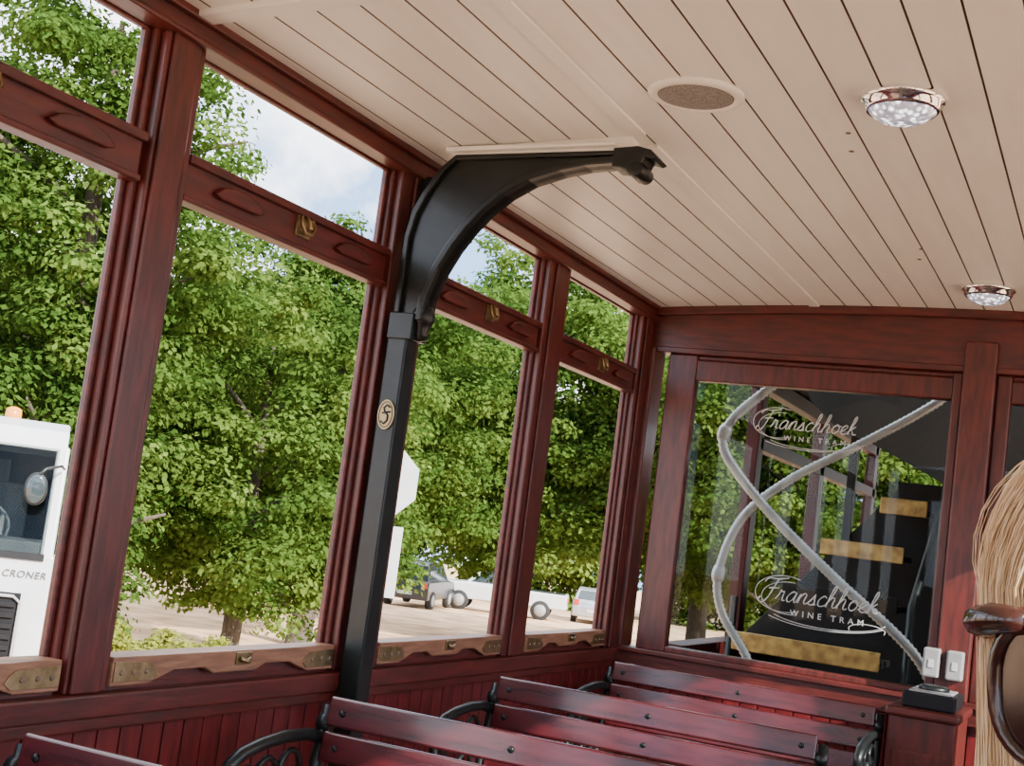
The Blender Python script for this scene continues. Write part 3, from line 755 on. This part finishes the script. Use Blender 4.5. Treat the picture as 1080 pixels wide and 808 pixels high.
def car(kind,x,y,rot,paint,label,scale=1.):
    e=empty('car' if kind!='pickup' else 'pickup_truck',(x,y,ground_z(x,y)),rot=(0,0,rot),label=label,cat='car' if kind!='pickup' else 'pickup')
    e.scale=(scale,)*3
    if kind=='suv':
        L=4.1; body=[(-2.0,.35),(-2.04,.75),(-1.98,1.06),(1.0,1.06),(1.8,.98),(2.05,.76),(2.05,.35)]
        roof=[(-1.96,1.0),(-1.80,1.60),(-1.6,1.72),(.1,1.72),(.35,1.66),(1.0,1.02)]
        win=[(-1.80,1.12),(-1.65,1.56),(.05,1.60),(.28,1.56),(.80,1.12)]
    elif kind=='sedan':
        L=4.3; body=[(-2.15,.32),(-2.17,.7),(-2.1,.95),(.9,.95),(1.8,.85),(2.15,.66),(2.15,.32)]
        roof=[(-1.75,.93),(-1.35,1.38),(-1.0,1.44),(.0,1.44),(.25,1.38),(1.0,.93)]
        win=[(-1.6,1.0),(-1.25,1.33),(-.05,1.36),(.18,1.32),(.78,1.0)]
    else:
        L=5.2; body=[(-2.6,.5),(-2.62,1.08),(-.55,1.08),(-.5,1.08),(1.35,1.12),(2.3,1.05),(2.6,.85),(2.6,.45)]
        roof=[(-.62,1.06),(-.55,1.68),(-.4,1.76),(.55,1.76),(.8,1.70),(1.45,1.08)]
        win=[(-.50,1.16),(-.45,1.62),(.50,1.66),(.70,1.62),(1.22,1.16)]
    hw=.88
    mb=MB(); mb.prism(body,'y',-hw,hw)
    mk('body',mb,[paint],parent=e,bevel=.06,seg=3)
    mb=MB(); n=len(roof); vs=[]
    zm=max(p[1] for p in roof); zb=min(p[1] for p in roof)
    for s in (-1,1):
        for p in roof: vs.append((p[0],s*(hw-.03-.14*(p[1]-zb)/(zm-zb)),p[1]))
    mb.add(vs,[tuple(range(n)),tuple(reversed(range(n,2*n)))]+[(i,(i+1)%n,n+(i+1)%n,n+i) for i in range(n)])
    mk('cabin',mb,[paint],parent=e,bevel=.04,seg=3)
    n=len(win)
    for s in (-1,1):
        mb=MB(); vs=[(p[0],s*(hw-.015-.14*(p[1]-zb)/(zm-zb)),p[1]) for p in win]
        mb.add(vs,[tuple(range(n))]); mk('side_window',mb,[CGLASS],parent=e)
    r0,r1=roof[0],roof[1]; f0,f1=roof[-1],roof[-2]
    for (a,b,dx,nm) in ((r0,r1,-.015,'rear_window'),(f0,f1,.015,'windscreen')):
        mb=MB()
        q0=(a[0]+(b[0]-a[0])*.15+dx,a[1]+(b[1]-a[1])*.15+.01); q1=(a[0]+(b[0]-a[0])*.92+dx,a[1]+(b[1]-a[1])*.92+.01)
        mb.add([(q0[0],-.70,q0[1]),(q0[0],.70,q0[1]),(q1[0],.62,q1[1]),(q1[0],-.62,q1[1])],[(0,1,2,3)])
        mk(nm,mb,[CGLASS],parent=e)
    xb=body[0][0]
    for s in (-1,1):
        mb=MB(); mb.box(xb-.035,xb+.05,s*.72-.10,s*.72+.10,.78,1.0)
        mk('tail_light',mb,[REDL],parent=e,bevel=.01)
    mb=MB(); mb.box(xb-.04,xb+.02,-.28,.28,.52,.64)
    mk('number_plate',mb,[SIGNW],parent=e)
    for s in (-1,1):
        mb=MB(); mb.box(body[-1][0]-.06,body[-1][0]+.02,s*.66-.16,s*.66+.16,.66,.80)
        mk('headlight',mb,[CHROME],parent=e,bevel=.01)
    wr=.35 if kind!='pickup' else .39
    for wx in (-L*.31,L*.31):
        for s in (-1,1):
            mb=MB(); wheel(mb,wx,s*(hw-.08),wr,wr,.22)
            mk('wheel',mb,[TYRE,GREYP],parent=e)
    if kind=='pickup':
        mb=MB(); mb.box(-2.5,-.65,-.78,.78,1.06,1.085)
        mk('load_bed',mb,[BLACK],parent=e)
    return e
car('suv',-22.3,44.8,math.radians(103),CARG,'dark grey compact suv parked under the trees')
car('pickup',-20.6,48.6,math.radians(200),TRUCKW,'white double cab pickup parked beside the suv')
car('sedan',-18.3,53.0,math.radians(110),CARS,'silver sedan parked beyond the white pickup')

# ------------------------------------------------------------------ signs
sx,sy=-5.3,11.8; gz=ground_z(sx,sy)
e=empty('octagonal_sign',(sx,sy,gz),rot=(0,0,math.radians(25)),label='pale octagonal road sign back with white board',cat='sign')
mb=MB(); h=1.48-gz; R=.40
mb.prism([(R*math.cos(math.radians(22.5+45*i)),h+R*math.sin(math.radians(22.5+45*i))) for i in range(8)],'y',-.008,.008)
mk('plate',mb,[SIGNW],parent=e,bevel=.002)
mb=MB(); mb.tube([(0,.03,-.2),(0,.03,h+.3)],.03,n=10)
mk('pole',mb,[GREYP],parent=e)
mb=MB(); mb.box(-.27,.29,-.012,.004,h-1.17,h-.45)
mk('board',mb,[SIGNW],parent=e,bevel=.004)
sx,sy=-6.6,22.6; gz=ground_z(sx,sy)
e=empty('road_sign',(sx,sy,gz),rot=(0,0,math.radians(22)),label='small red and white warning board on a post',cat='sign')
h=-.36-gz
mb=MB(); mb.box(-.24,.24,-.01,.01,h-.14,h+.14); mk('panel',mb,[SIGNR],parent=e,bevel=.003)
for zz,xr in ((.03,.20),(-.06,.12)):
    mb=MB(); mb.box(-.20,xr,-.014,-.009,h+zz,h+zz+.045); mk('stripe',mb,[SIGNW],parent=e)
mb=MB(); mb.tube([(0,.03,-.2),(0,.03,h+.1)],.03,n=8); mk('post',mb,[GREYP],parent=e)

# ------------------------------------------------------------------ woman
hc=Vector((1.6265,.625,1.2015))
E=empty('person',(1.6225,.60,0),label='blonde person in dark sunglasses seated on a slatted bench',cat='person')
MH=Matrix.Translation(hc)@Matrix.Rotation(math.radians(-6),4,'Y')
mb=MB()
mb.ell((0,.012,.028),(.066,.088,.066),28,18,M=MH)
mb.ell((0,-.020,-.015),(.060,.066,.078),24,16,M=MH)
mb.ell((0,-.045,-.072),(.036,.036,.036),18,12,M=MH)
mb.ell((0,-.010,-.055),(.056,.055,.045),18,12,M=MH)
mb.ell((.036,-.058,-.025),(.022,.022,.022),12,8,M=MH); mb.ell((-.036,-.058,-.025),(.022,.022,.022),12,8,M=MH)
mb.tube([(0,-.082,.012),(0,-.095,-.012),(0,-.102,-.028)],[.008,.010,.012],n=10,M=MH)
mb.ell((0,-.092,-.033),(.016,.012,.009),12,8,M=MH)
mb.ell((0,-.083,-.055),(.022,.010,.005),12,8,M=MH); mb.ell((0,-.081,-.063),(.018,.010,.006),12,8,M=MH)
mb.ell((0,-.070,.028),(.050,.018,.010),12,8,M=MH)
for s in (-1,1): mb.ell((s*.065,.010,-.008),(.010,.018,.030),12,8,M=MH)
mb.tube([hc+Vector((0,.02,-.05)),hc+Vector((0,.03,-.11)),hc+Vector((0,.04,-.17))],[.052,.052,.060],n=16)
def V(x,y,z): return (1.6225+x,y,z)
mb.tube([V(0,.665,1.03),V(0,.66,.95),V(0,.65,.80),V(0,.64,.66),V(0,.62,.54),V(0,.61,.47)],[.08,.135,.14,.12,.15,.13],n=20,flat=1.0)
for s in (-1,1):
    mb.tube([V(s*.08,.66,.985),V(s*.17,.66,.955),V(s*.215,.64,.85),V(s*.235,.60,.71),V(s*.19,.48,.65),V(s*.12,.36,.62)],[.05,.052,.046,.040,.034,.025],n=12)
    mb.tube([V(s*.08,.60,.53),V(s*.11,.40,.545),V(s*.12,.16,.535),V(s*.12,.13,.45),V(s*.12,.16,.25),V(s*.12,.17,.09)],[.095,.085,.062,.056,.055,.036],n=14)
    mb.tube([V(s*.12,.20,.04),V(s*.12,.12,.045),V(s*.125,.02,.03)],[.035,.036,.028],n=10)
    mb.ell(V(s*.115,.315,.615),(.038,.045,.014),16,10)
    for k in range(4):
        fx=s*(.115-.030+.020*k); ln=[.055,.068,.064,.05][k if s<0 else 3-k]
        mb.tube([V(fx,.290,.617),V(fx,.290-ln*.5,.619),V(fx,.290-ln,.604)],[.0088,.008,.0065],n=8)
    mb.tube([V(s*.085,.335,.612),V(s*.062,.31,.606),V(s*.055,.285,.60)],[.010,.0095,.0075],n=8)
body=mk('body',mb,[SKIN],E.location,parent=E)
r=body.modifiers.new('remesh','REMESH'); r.mode='VOXEL'; r.voxel_size=.0055; r.use_smooth_shade=True
sm=body.modifiers.new('smooth','SMOOTH'); sm.factor=.5; sm.iterations=5
mb=MB()
mb.tube([V(0,.665,1.015),V(0,.66,.95),V(0,.65,.80),V(0,.64,.66),V(0,.62,.54)],[.088,.146,.152,.135,.16],n=24)
for s in (-1,1): mb.tube([V(s*.08,.66,.985),V(s*.17,.66,.957),V(s*.215,.64,.85),V(s*.228,.62,.78)],[.058,.062,.058,.060],n=14)
c=mk('shirt',mb,[TOP],E.location,parent=E); r=c.modifiers.new('remesh','REMESH'); r.mode='VOXEL'; r.voxel_size=.009; r.use_smooth_shade=True
mb=MB()
mb.tube([V(0,.62,.60),V(0,.61,.53),V(0,.605,.475)],[.14,.160,.14],n=20)
for s in (-1,1): mb.tube([V(s*.08,.60,.53),V(s*.11,.40,.545),V(s*.12,.16,.535),V(s*.12,.13,.45),V(s*.12,.16,.25),V(s*.12,.17,.12)],[.103,.092,.072,.066,.066,.058],n=16)
c=mk('trousers',mb,[JEANS],E.location,parent=E); r=c.modifiers.new('remesh','REMESH'); r.mode='VOXEL'; r.voxel_size=.009; r.use_smooth_shade=True
for s in (-1,1):
    mb=MB(); mb.tube([V(s*.12,.215,.045),V(s*.12,.12,.05),V(s*.125,.01,.036)],[.044,.045,.035],n=12)
    mk('shoe',mb,[WHITE],E.location,parent=E)
mb=MB()
nu,nv=56,26; vs=[];fs=[]
for i in range(nv+1):
    th=math.radians(3+ i*115/nv)
    for j in range(nu+1):
        f_=max(0,min(1,(math.degrees(th)-38)/30))
        half=8+f_*42
        ph=math.radians(-90+half + j*(360-2*half)/nu)
        vs.append((.0725*math.sin(th)*math.cos(ph), .010+.095*math.sin(th)*math.sin(ph), .028+.073*math.cos(th)))
for i in range(nv):
    for j in range(nu): fs.append((i*(nu+1)+j,i*(nu+1)+j+1,(i+1)*(nu+1)+j+1,(i+1)*(nu+1)+j))
mb.add(vs,fs,0,True,M=MH)
cap=mk('hair_cap',mb,[HAIR],E.location,parent=E)
so=cap.modifiers.new('solid','SOLIDIFY'); so.thickness=.003
hb=MB()
rr=random.Random(8)
for k in range(6000):
    s=-1 if rr.random()<.70 else 1
    fly=rr.uniform(.003,.010) if rr.random()<.004 else 0
    az0=math.radians(rr.uniform(-84,80)); az1=math.radians(-46)+ (az0+math.radians(84))*.75
    ea=1+rr.gauss(0,.020); ln=rr.uniform(.12,.22); wob=rr.gauss(0,.003); ph=rr.uniform(0,6)
    pts=[]
    for t in range(11):
        u_=t/10; th=math.radians(4+88*u_); az=az0+(az1-az0)*u_**1.1
        x_=s*(.0765*ea*math.sin(th)*(math.cos(az)**.8 if math.cos(az)>0 else 0)+fly*math.sin(math.pi*u_*.7)**2)
        y_=.010+.0975*ea*math.sin(th)*math.sin(az)
        z_=.028+.0760*ea*math.cos(th)
        pts.append((x_+.0012*math.sin(ph+t*.8),y_+.0012*math.cos(ph+t),z_))
    for t in range(1,7):
        pts.append((x_+s*(.004*math.sin(t*.7+ph)*t/6+.0004*t),y_+.004*math.sin(t*.9+ph)+wob*t/6,z_-ln*t/6))
    hb.tube(pts,.00050 if fly==0 else .00022,n=3,M=MH,caps=False)
mk('hair',hb,[HAIR],E.location,parent=E)
mb=MB()
def se(cx,cz,rx,rz,n=36,p=2.6):
    out=[]
    for i in range(n):
        a=2*math.pi*i/n; c_,s_=math.cos(a),math.sin(a)
        out.append((cx+rx*math.copysign(abs(c_)**(2/p),c_),cz+rz*math.copysign(abs(s_)**(2/p),s_)))
    return out
for s in (-1,1):
    L_=se(s*.0375,-.012,.031,.029); curve=lambda x_: -.103+abs(x_)**2*5.0
    pts=[(p[0],curve(p[0]),p[1]) for p in L_]
    mb.tube(pts+[pts[0],pts[1]],.0030,n=8,M=MH,caps=False)
    cpt=(s*.0375,curve(.0375)-.004,-.010)
    mbl=MB(); mbl.add(pts+[cpt],[(i,(i+1)%36,36) for i in range(36)],0,True,M=MH)
    mk('sunglasses_lens',mbl,[LENS],E.location,parent=E)
    mb.tube([(s*.056,curve(.056),.013),(s*.0690,curve(.066)-.001,.013),(s*.0755,-.065,.012),(s*.0785,.0,.008),(s*.078,.035,-.004)],[.0050,.0065,.0060,.005,.004],n=8,M=MH)
mb.tube([(-.008,-.103,.000),(0,-.106,.003),(.008,-.103,.000)],.003,n=8,M=MH)
mk('sunglasses_frame',mb,[SHADE],E.location,parent=E)

# ------------------------------------------------------------------ world, sun, camera
w=bpy.data.worlds.new('sky'); bpy.context.scene.world=w; w.use_nodes=True; nt=w.node_tree
bg=nt.nodes['Background']; tc=nt.nodes.new('ShaderNodeTexCoord'); nz=nt.nodes.new('ShaderNodeTexNoise')
nz.inputs['Scale'].default_value=5.0; nz.inputs['Detail'].default_value=8; nz.inputs['Roughness'].default_value=.55
rp=nt.nodes.new('ShaderNodeValToRGB'); rp.color_ramp.elements[0].position=.42; rp.color_ramp.elements[0].color=(.22,.36,.60,1)
rp.color_ramp.elements[1].position=.53; rp.color_ramp.elements[1].color=(1.08,1.09,1.12,1)
nt.links.new(tc.outputs['Generated'],nz.inputs['Vector']); nt.links.new(nz.outputs['Fac'],rp.inputs['Fac'])
nt.links.new(rp.outputs['Color'],bg.inputs['Color']); bg.inputs['Strength'].default_value=5.4
sun=bpy.data.lights.new('sun','SUN'); sun.energy=17.0; sun.angle=math.radians(.6); sun.color=(1,.95,.87)
so=bpy.data.objects.new('sun',sun); C.objects.link(so)
d=Vector((.82,-.34,.50)).normalized(); so.rotation_euler=d.to_track_quat('Z','Y').to_euler(); so.location=(20,-10,15)

cam=bpy.data.cameras.new('camera'); co=bpy.data.objects.new('camera',cam); C.objects.link(co)
cam.sensor_width=36; cam.lens=1400/1080*36; cam.clip_start=.02; cam.clip_end=600
f=Vector((-.425,.899,.104)).normalized(); r=Vector((.902,.411,.1286)); r=(r-f*r.dot(f)).normalized(); u=r.cross(f)
M=Matrix(((r.x,u.x,-f.x,1.6),(r.y,u.y,-f.y,0),(r.z,u.z,-f.z,1.22),(0,0,0,1)))
co.matrix_world=M
bpy.context.scene.camera=co
